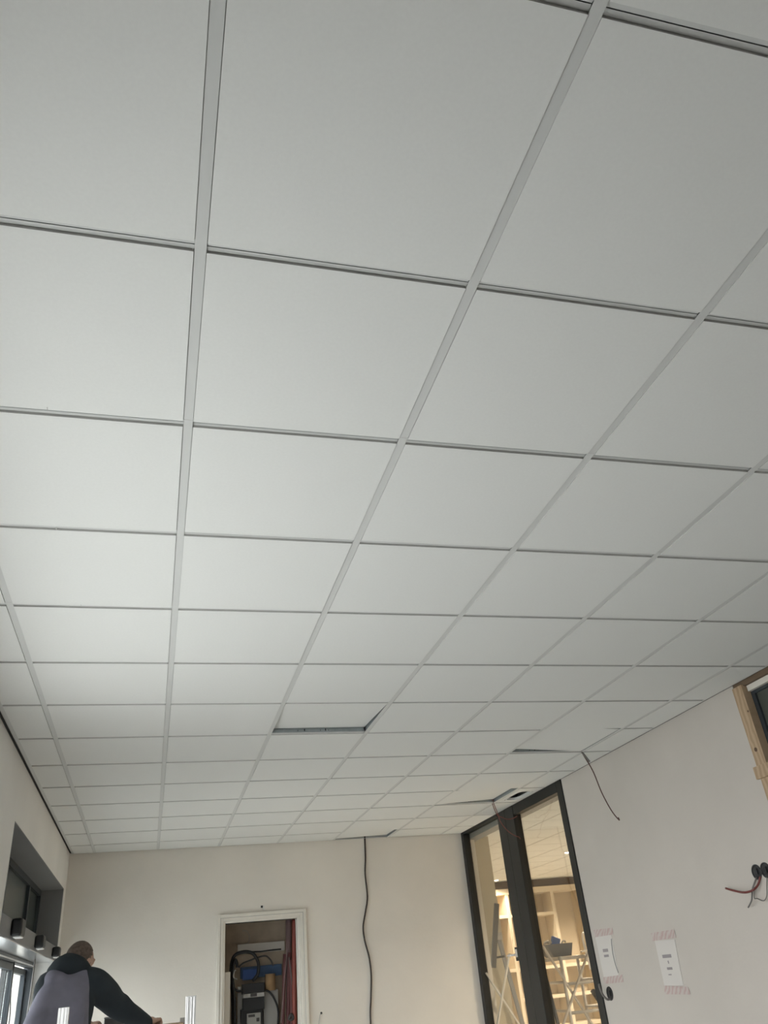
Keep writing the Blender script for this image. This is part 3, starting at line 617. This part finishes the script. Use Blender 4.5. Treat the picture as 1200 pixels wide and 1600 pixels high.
kbox('display', 440, 1052, 528, 1084, 8.783, 8.789, M['tool_grey'], mt); kbox('meter_body', 340, 1115, 630, 1255, 8.78, 8.86, M['rubber'], mt)
kbox('sticker', 352, 1060, 405, 1085, 8.783, 8.789, M['off_pl'], mt)
fb = thing('fuse_box', tuple(K(460, 1700, 8.80)), 'dark fuse box with a pale data plate below the meter', 'fuse box')
kbox('box_body', 312, 1265, 610, 1900, 8.79, 8.87, M['rubber'], fb); kbox('data_plate', 392, 1320, 580, 1800, 8.775, 8.79, M['off_pl'], fb)
kbox('print', 412, 1335, 500, 1360, 8.772, 8.775, M['tool_grey'], fb, 0); kbox('print', 520, 1375, 560, 1420, 8.772, 8.775, M['tool_grey'], fb, 0)
tag(kbox('timber_batten', 95, 765, 150, 2600, YB+0.125, YB+0.16, M['whitewood']), 'pale timber batten standing inside the left edge of the cupboard opening', 'batten')
def kt(nm, pts, y, r, m, lab, cat): return tag(tube(nm, [K(a, b, y) for a, b in pts], r, M[m]), lab, cat)
kt('coiled_cable', [(205, 2000), (205, 1450), (200, 1100), (180, 850), (185, 650), (240, 530), (370, 490), (480, 520), (545, 640), (540, 780), (470, 880)], 8.76, 0.016, 'rubber', 'thickest black cable looping over the left side of the service cupboard', 'cable')
kt('coiled_cable', [(235, 2000), (230, 1300), (215, 1000), (200, 760), (235, 600), (255, 640), (262, 700)], 8.72, 0.014, 'rubber', 'black cable running straight down inside the thick loop', 'cable')
kt('coiled_cable', [(280, 700), (340, 645), (440, 605), (520, 570), (640, 545), (710, 600), (745, 680)], 8.78, 0.008, 'tool_grey', 'thin dark cable arching over the blue board', 'cable')
kt('coiled_cable', [(210, 960), (260, 1010), (350, 1015)], 8.74, 0.010, 'rubber', 'short black cable bending into the left of the meter', 'cable')
kt('coiled_cable', [(640, 1005), (700, 1035), (765, 1130), (812, 1280), (808, 1500), (800, 2000)], 8.78, 0.010, 'rubber', 'black cable bending down across the off-white panel', 'cable')
kt('coiled_cable', [(430, 490), (560, 488), (640, 478), (740, 465), (850, 455)], 8.87, 0.007, 'rubber', 'dark cable sagging just below the timber rail', 'cable')
kt('cable_tie', [(262, 860), (215, 830), (225, 750), (245, 735)], 8.70, 0.006, 'white_pl', 'white tie round the black cable bundle', 'tie')
kt('plastic_fitting', [(290, 960), (290, 1000)], 8.80, 0.018, 'white_pl', 'small white fitting left of the meter', 'fitting')
kt('old_wire', [(330, 210), (395, 215), (425, 300), (410, 370), (350, 390)], 8.95, 0.003, 'off_pl', 'thin pale wire curling on the board above the rail', 'wire')
for k, (xx, yy0, yy1, xb, y, r, m_, lab) in enumerate(((1025, 40, 2000, 1035, 8.62, 0.024, 'red_pipe', 'bright red pipe at the right side of the service cupboard'),
        (950, 60, 2000, 965, 8.90, 0.032, 'mauve', 'wide mauve pipe rising in the right rear of the service cupboard'),
        (900, 520, 2000, 860, 8.80, 0.018, 'maroon', 'maroon pipe slanting down beside the mauve one'),
        (965, 500, 2000, 930, 8.74, 0.018, 'maroon', 'maroon pipe in front of the mauve pipe'),
        (985, 600, 2000, 1005, 8.68, 0.020, 'maroon', 'maroon pipe next to the bright red pipe'),
        (940, 330, 1450, 850, 8.66, 0.0055, 'mauve', 'thin pale pipe slanting in front of the maroon pipes'),
        (955, 560, 1000, 1010, 8.64, 0.0055, 'grey_cable', 'thin grey pipe crossing to the right in front of the maroon pipes'))):
    kt('service_pipe', [(xx, yy0), ((xx+xb)/2, (yy0+yy1)/2), (xb, yy1)], y, r, m_, lab, 'pipe')
kt('valve', [(950, 1400), (985, 1330), (1010, 1380), (960, 1410)], 8.60, 0.014, 'tool_grey', 'dark valve fitting low between the pipes', 'valve')
# small bits on the back wall
cl = thing('wall_clip', tuple(at(410, 1418, 1, YB)), 'tiny dark clip with white tab above the cupboard frame', 'clip')
p = at(410, 1417, 1, YB)
boxes('hole', [(p.x-0.016, p.x+0.004, YB-0.006, YB, p.z-0.008, p.z+0.012)], M['slot'], cl); boxes('tab', [(p.x+0.004, p.x+0.020, YB-0.010, YB, p.z-0.030, p.z+0.012)], M['white_pl'], cl)
wh = thing('wall_outlet', tuple(at(502, 1583, 1, YB)), 'small dark hole with a thin wire, right of the cupboard frame', 'wall hole')
p = at(502, 1583, 1, YB-0.002)
bm = bmesh.new(); bm_cyl(bm, p, (0, 1, 0), 0.010, 0.004, 14); obj('hole', bm, M['slot'], wh)
tube('wire', [p, at(500, 1586, 1, YB-0.01), at(499, 1593, 1, YB-0.01), at(498, 1602, 1, YB-0.01), at(498, 1640, 1, YB-0.01)], 0.0025, M['off_pl'], wh)

# ------------------------------------------------------------------ aluminium frame and work bench near the man
af = thing('ladder_frame', (-0.1, 4.2, 0), 'aluminium ladder frame with two upright posts in front of the man', 'ladder')
def ribbed_post(nm, x, y, z0, z1, wd, parent):
    bm = bmesh.new(); bm_box(bm, x-wd/2, x+wd/2, y-wd*0.32, y+wd*0.32, z0, z1)
    for k in (-0.28, 0.05, 0.33): bm_box(bm, x+k*wd-wd*0.06, x+k*wd+wd*0.06, y-wd*0.32-0.003, y-wd*0.32+0.001, z0, z1-0.004)
    o = obj(nm, bm, M['alu'], parent, 0.002)
    return o
for px in (100.5, 298.5):
    q = at(px, 1574 if px < 200 else 1556, 1, 4.2)
    ribbed_post('post', q.x, 4.2, 0.03, q.z, 0.050, af)
    boxes('foot', [(q.x-0.03, q.x+0.03, 4.0, 4.4, 0, 0.04)], M['rubber'], af)
xa, xb = at(100.5, 1574, 1, 4.2).x, at(298.5, 1556, 1, 4.2).x
for z in (0.3, 0.58, 0.86, 1.14): boxes('rung', [(xa+0.025, xb-0.025, 4.185, 4.215, z-0.015, z+0.015)], M['alu'], af, 0.002)
wbn = thing('work_bench', (-0.15, 5.35, 0), 'high trestle bench with a wooden plank behind the man', 'bench')
BZ = 1.486
boxes('plank', [(-0.58, 0.20, 5.24, 5.52, BZ-0.03, BZ)], M['pine'], wbn, 0.003)
p3 = at(286.5, 1590, 1, 5.5)
for (x, y) in ((p3.x, 5.545), (-0.58, 5.545), (p3.x, 5.22), (-0.58, 5.22)):
    zt_ = p3.z if y > 5.4 else BZ-0.03
    boxes('leg', [(x-0.02, x+0.02, y-0.017, y+0.017, 0, zt_)], M['alu_dull'], wbn, 0.002)
for z in (0.4, 1.0):
    for y in (5.545, 5.22): boxes('crossbar', [(-0.56, p3.x-0.02, y-0.012, y+0.012, z-0.015, z+0.015)], M['alu_dull'], wbn)
    for x in (-0.58, p3.x): boxes('crossbar', [(x-0.012, x+0.012, 5.237, 5.528, z-0.015, z+0.015)], M['alu_dull'], wbn)
tc_ = thing('tool_case', (-0.215, 5.40, BZ), 'small dark grey case on the bench under the man\'s arm', 'case')
c0, c1 = at(163, 1594, 1, 5.34), at(193, 1594, 1, 5.34)
boxes('case_body', [(c0.x, c1.x, 5.34, 5.46, BZ, BZ+0.058)], M['tool_grey'], tc_, 0.004); boxes('case_lid', [(c0.x-0.002, c1.x+0.002, 5.338, 5.462, BZ+0.058, BZ+0.068)], M['mid_grey'], tc_, 0.003)
hop = thing('hop_up', (-0.5, 4.95, 0), 'low aluminium step platform under the man', 'step')
boxes('deck', [(-0.76, -0.14, 4.70, 5.18, 0.215, 0.25)], M['alu_dull'], hop, 0.003)
for x in (-0.73, -0.17):
    for y in (4.73, 5.15): boxes('leg', [(x-0.02, x+0.02, y-0.02, y+0.02, 0, 0.215)], M['alu_dull'], hop)

# ------------------------------------------------------------------ the man
def V(u, v, y): return at(u, v, 1, y)
man = thing('person', (-0.47, 4.95, 0.25), 'man seen from behind in a grey vest over a dark hoodie, leaning on his arm', 'person')
def rem(o, vox, it=6):
    r = o.modifiers.new('remesh', 'REMESH'); r.mode = 'VOXEL'; r.voxel_size = vox; r.use_smooth_shade = True
    s = o.modifiers.new('smooth', 'SMOOTH'); s.factor = 0.5; s.iterations = it
def limb(bm, pts, rad, seg=16):
    """tapering limb through points with a radius each"""
    Pn = [Vector(p) for p in pts]; Q = smooth_pts(Pn, 5); n = len(Q)-1; k = len(rad)-1
    rings = []; a = None
    for i, c in enumerate(Q):
        d = (Q[min(i+1, n)]-Q[max(i-1, 0)]).normalized()
        if a is None: a, b = frame_for(d)
        else: a = (a-d*a.dot(d)).normalized(); b = d.cross(a)
        t = i/n*k; j = min(int(t), k-1); r = rad[j]+(rad[j+1]-rad[j])*(t-j)
        rings.append((c, a*r, b*r))
    bm_loft(bm, rings, seg)
    bm_ball(bm, Q[0], (rad[0],)*3); bm_ball(bm, Q[-1], (rad[-1],)*3)
HEAD = V(125, 1503, 5.10); HS = 0.92
fdir = Vector((0.62, 0.74, -0.26)).normalized()              # where the face points
side = fdir.cross(Vector((0, 0, 1))).normalized(); upv = side.cross(fdir).normalized()
HM = Matrix((side, fdir, upv)).transposed()
NECK = V(113, 1516, 5.04)
SC = V(106, 1533, 5.0)                                        # between the shoulders
SHL, SHR = V(76, 1543, 5.0), V(148, 1539, 5.03)
ELR, WRR = V(184, 1573, 5.16), V(228, 1599, 5.26)
HNDR = V(237, 1596, 5.31)
ELL, WRL = V(88, 1600, 5.30) + Vector((-0.05, -0.19, -0.20)), V(128, 1607, 5.34)
HNDL = V(140, 1603, 5.36)
PEL = Vector((-0.50, 4.86, 1.14)); WST = Vector((-0.505, 4.88, 1.32))
HIPL, HIPR = PEL+Vector((-0.10, 0, -0.02)), PEL+Vector((0.10, 0, -0.02))
KNL, KNR = Vector((-0.63, 4.97, 0.72)), Vector((-0.37, 4.99, 0.72)); ANL, ANR = Vector((-0.64, 4.89, 0.33)), Vector((-0.33, 4.90, 0.33))
def torso(bm, g, top=1.0, flare=0.0):
    c = lambda a, b, t: a+(b-a)*t
    R = []
    for (cen, rx, ry) in ((PEL+Vector((0, 0, -0.10)), 0.150, 0.115), (PEL, 0.172, 0.125), (WST, 0.165, 0.115), (c(WST, SC, 0.35), 0.178, 0.122), (c(WST, SC, 0.62), 0.186, 0.128), (c(WST, SC, 0.85), 0.182, 0.122), (SC+Vector((0, 0.01, 0.015)), 0.145, 0.10), (NECK+Vector((0, 0, -0.035)), 0.080, 0.075)):
        R.append((cen, Vector((rx+g, 0, 0)), Vector((0, ry+g, 0))))
    bm_loft(bm, R, 28)
def hand(bm, wr, hd, sgn):
    """palm and five bent fingers, resting over an edge"""
    d = (hd-wr).normalized(); n = Vector((0, 0, 1)); s = d.cross(n).normalized(); n = s.cross(d).normalized()
    limb(bm, [wr, wr+(hd-wr)*0.6, hd], [0.028, 0.030, 0.026])
    bm_ball(bm, hd-d*0.015, (0.045, 0.042, 0.018), Matrix((d, s, n)).transposed())
    for i, (o, l) in enumerate(((-0.032, 0.030), (-0.011, 0.035), (0.011, 0.033), (0.031, 0.026))):
        b0 = hd+d*0.018+s*o; b1 = b0+d*l+n*0.004; b2 = b1+d*l*0.45-n*l*0.75; b3 = b2-n*l*0.6-d*l*0.15
        limb(bm, [b0, b1, b2, b3], [0.0105, 0.0095, 0.0088, 0.008], 10)
    t0 = wr+(hd-wr)*0.55+s*sgn*0.028; t1 = t0+d*0.03+s*sgn*0.022-n*0.006; t2 = t1+d*0.03+s*sgn*0.002-n*0.012
    limb(bm, [t0, t1, t2], [0.0135, 0.0115, 0.0095], 10)
bm = bmesh.new()
torso(bm, -0.03)
limb(bm, [NECK+Vector((0, 0, -0.05)), NECK+Vector((0, 0.01, 0.02)), HEAD-upv*0.05], [0.062, 0.056, 0.055])
n_before = len(bm.verts)
bm_ball(bm, HEAD+upv*0.012-fdir*0.01, (0.074, 0.093, 0.098), HM, 28)       # skull
bm_ball(bm, HEAD-upv*0.045+fdir*0.032, (0.056, 0.060, 0.070), HM, 24)      # jaw and cheeks
bm_ball(bm, HEAD-upv*0.100+fdir*0.060, (0.024, 0.022, 0.018), HM, 16)      # chin
limb(bm, [HEAD+fdir*0.088+upv*0.012, HEAD+fdir*0.104-upv*0.022, HEAD+fdir*0.094-upv*0.034], [0.008, 0.012, 0.013], 10)   # nose
for s_ in (-1, 1):
    bm_ball(bm, HEAD+side*s_*0.076-upv*0.012-fdir*0.005, (0.010, 0.019, 0.032), HM, 14)         # ears
    bm_ball(bm, HEAD+side*s_*0.030+fdir*0.080+upv*0.028, (0.022, 0.012, 0.008), HM, 12)         # brows
    bm_ball(bm, HEAD+side*s_*0.030+fdir*0.080+upv*0.010, (0.012, 0.010, 0.010), HM, 12)         # eyes
bm_ball(bm, HEAD+fdir*0.086-upv*0.060, (0.024, 0.012, 0.007), HM, 12)      # lips
bm.verts.ensure_lookup_table()
for v in bm.verts[n_before:]: v.co = HEAD+(v.co-HEAD)*HS
limb(bm, [SHR, (SHR+ELR)/2+Vector((0, 0, 0.006)), ELR, (ELR+WRR)/2, WRR], [0.050, 0.046, 0.040, 0.034, 0.028])
limb(bm, [SHL, (SHL+ELL)/2, ELL, (ELL+WRL)/2, WRL], [0.050, 0.046, 0.040, 0.034, 0.028])
hand(bm, WRR, HNDR, -1); hand(bm, WRL, HNDL, 1)
limb(bm, [HIPL, KNL, ANL], [0.085, 0.055, 0.038]); limb(bm, [HIPR, KNR, ANR], [0.085, 0.055, 0.038])
for an in (ANL, ANR): limb(bm, [an, an+Vector((0, 0.0, -0.035)), an+Vector((0, 0.13, -0.05))], [0.038, 0.034, 0.024])
body = obj('body', bm, M['skin'], man); rem(body, 0.006, 3)
# hair: short cap, thinning on top
bm = bmesh.new(); bm_ball(bm, HEAD+upv*0.016-fdir*0.014, (0.0795, 0.0955, 0.1025), HM, 32)
for v in bm.verts[:]:
    r = v.co-HEAD
    if r.dot(fdir) > 0.055 or (r.dot(fdir) > 0.035 and r.dot(upv) < 0.06) or r.dot(upv) < -0.055 or (r.dot(fdir) > 0.022 and r.dot(upv) < 0.02): bm.verts.remove(v)
for v in bm.verts: v.co = HEAD+(v.co-HEAD)*HS
hair = obj('hair', bm, M['hair'], man); so = hair.modifiers.new('solid', 'SOLIDIFY'); so.thickness = 0.004
# hoodie sleeves and hood
bm = bmesh.new(); torso(bm, -0.014)
limb(bm, [SC+(SHR-SC)*0.6, SHR, (SHR+ELR)/2+Vector((0, 0, 0.006)), ELR, (ELR+WRR)/2, WRR], [0.088, 0.086, 0.080, 0.066, 0.056, 0.043])
limb(bm, [SC+(SHL-SC)*0.6, SHL, (SHL+ELL)/2, ELL, (ELL+WRL)/2, WRL], [0.080, 0.078, 0.070, 0.062, 0.052, 0.040])
limb(bm, [ELR+Vector((0.01, 0, 0.004)), ELR+(WRR-ELR)*0.3], [0.066, 0.060])
hd_ = obj('hoodie', bm, M['hoodie'], man); rem(hd_, 0.011, 5)
bm = bmesh.new()
limb(bm, [V(86, 1519, 4.99), V(98, 1512, 4.965), V(114, 1511, 4.97), V(128, 1516, 5.01), V(136, 1520, 5.08)], [0.048, 0.066, 0.066, 0.048, 0.034])
limb(bm, [V(92, 1514, 5.05), V(105, 1504, 5.01), V(124, 1506, 5.02), V(136, 1514, 5.06)], [0.040, 0.052, 0.040, 0.026])
limb(bm, [V(84, 1524, 5.04), V(96, 1530, 5.11), V(118, 1534, 5.13), V(134, 1526, 5.11)], [0.045, 0.042, 0.038, 0.034])
hood = obj('hood', bm, M['hoodie'], man); rem(hood, 0.009, 6)
# vest (bodywarmer): torso shell with the left side puffed out; right side cut away at the arm hole
bm = bmesh.new()
c = lambda t: WST+(SC-WST)*t
R = []
for (cen, x0, x1, ry) in ((PEL+Vector((0, 0, -0.02)), -0.20, 0.185, 0.150), (PEL+Vector((0, 0, 0.08)), -0.21, 0.182, 0.150), (WST, -0.205, 0.180, 0.148), (c(.30), -0.205, 0.160, 0.152), (c(.52), -0.200, 0.150, 0.156), (c(.72), -0.180, 0.140, 0.152), (c(.88), -0.160, 0.128, 0.140), (c(1.0)+Vector((0, 0.01, 0.012)), -0.128, 0.118, 0.112), (c(1.0)+Vector((0, 0.02, 0.050)), -0.085, 0.105, 0.085)):
    R.append((cen+Vector(((x0+x1)/2+0.008, 0, 0)), Vector(((x1-x0)/2, 0, 0)), Vector((0, ry, 0))))
rings = []
for cen, a_, b__ in R:
    rings.append([bm.verts.new(cen+a_*(abs(math.cos(t))**0.62*(1 if math.cos(t) > 0 else -1))+b__*(abs(math.sin(t))**0.72*(1 if math.sin(t) > 0 else -1))) for t in [2*PI*k/36 for k in range(36)]])
for i in range(len(rings)-1):
    for k in range(36): bm.faces.new((rings[i][k], rings[i][(k+1) % 36], rings[i+1][(k+1) % 36], rings[i+1][k]))
bm.faces.new(rings[0][::-1]); bm.faces.new(rings[-1])
bm_ball(bm, SHL+Vector((0.045, -0.035, 0.035)), (0.075, 0.085, 0.062)); bm_ball(bm, SHR+Vector((-0.060, -0.035, 0.022)), (0.050, 0.075, 0.036))
vest = obj('vest', bm, M['vest'], man); rem(vest, 0.010, 8)
bm = bmesh.new(); 
edge = [SHR+Vector((-0.04, -0.125, -0.03)), c(.62)+Vector((0.128, -0.105, 0)), c(.4)+Vector((0.130, -0.115, 0)), c(.1)+Vector((0.150, -0.10, 0))]
bm_tube(bm, edge, 0.0045, 8); obj('vest_piping', bm, M['vest'], vest).matrix_parent_inverse = Matrix.Identity(4)
# trousers and boots
bm = bmesh.new(); bm_loft(bm, [(PEL+Vector((0, 0, 0.06)), (0.178, 0, 0), (0, 0.130, 0)), (PEL+Vector((0, 0, -0.06)), (0.185, 0, 0), (0, 0.135, 0)), (PEL+Vector((0, 0, -0.14)), (0.15, 0, 0), (0, 0.11, 0))], 24)
limb(bm, [HIPL+Vector((0, 0, -0.03)), KNL, ANL+Vector((0, 0, -0.005))], [0.104, 0.078, 0.064]); limb(bm, [HIPR+Vector((0, 0, -0.03)), KNR, ANR+Vector((0, 0, -0.005))], [0.104, 0.078, 0.064])
tr_ = obj('trousers', bm, M['jeans'], man); rem(tr_, 0.012, 5)
for an in (ANL, ANR):
    bm = bmesh.new(); limb(bm, [an+Vector((0, 0, 0.02)), an+Vector((0, 0, -0.02))], [0.050, 0.050])
    bm_loft(bm, [(an+Vector((0, -0.07, -0.05)), (0.030, 0, 0), (0, 0, 0.026)), (an+Vector((0, -0.05, -0.045)), (0.042, 0, 0), (0, 0, 0.034)), (an+Vector((0, 0.06, -0.045)), (0.046, 0, 0), (0, 0, 0.034)), (an+Vector((0, 0.15, -0.052)), (0.046, 0, 0), (0, 0, 0.027)), (an+Vector((0, 0.185, -0.056)), (0.025, 0, 0), (0, 0, 0.016))], 18)
    b2 = obj('boot', bm, M['boot'], man); rem(b2, 0.008, 4)
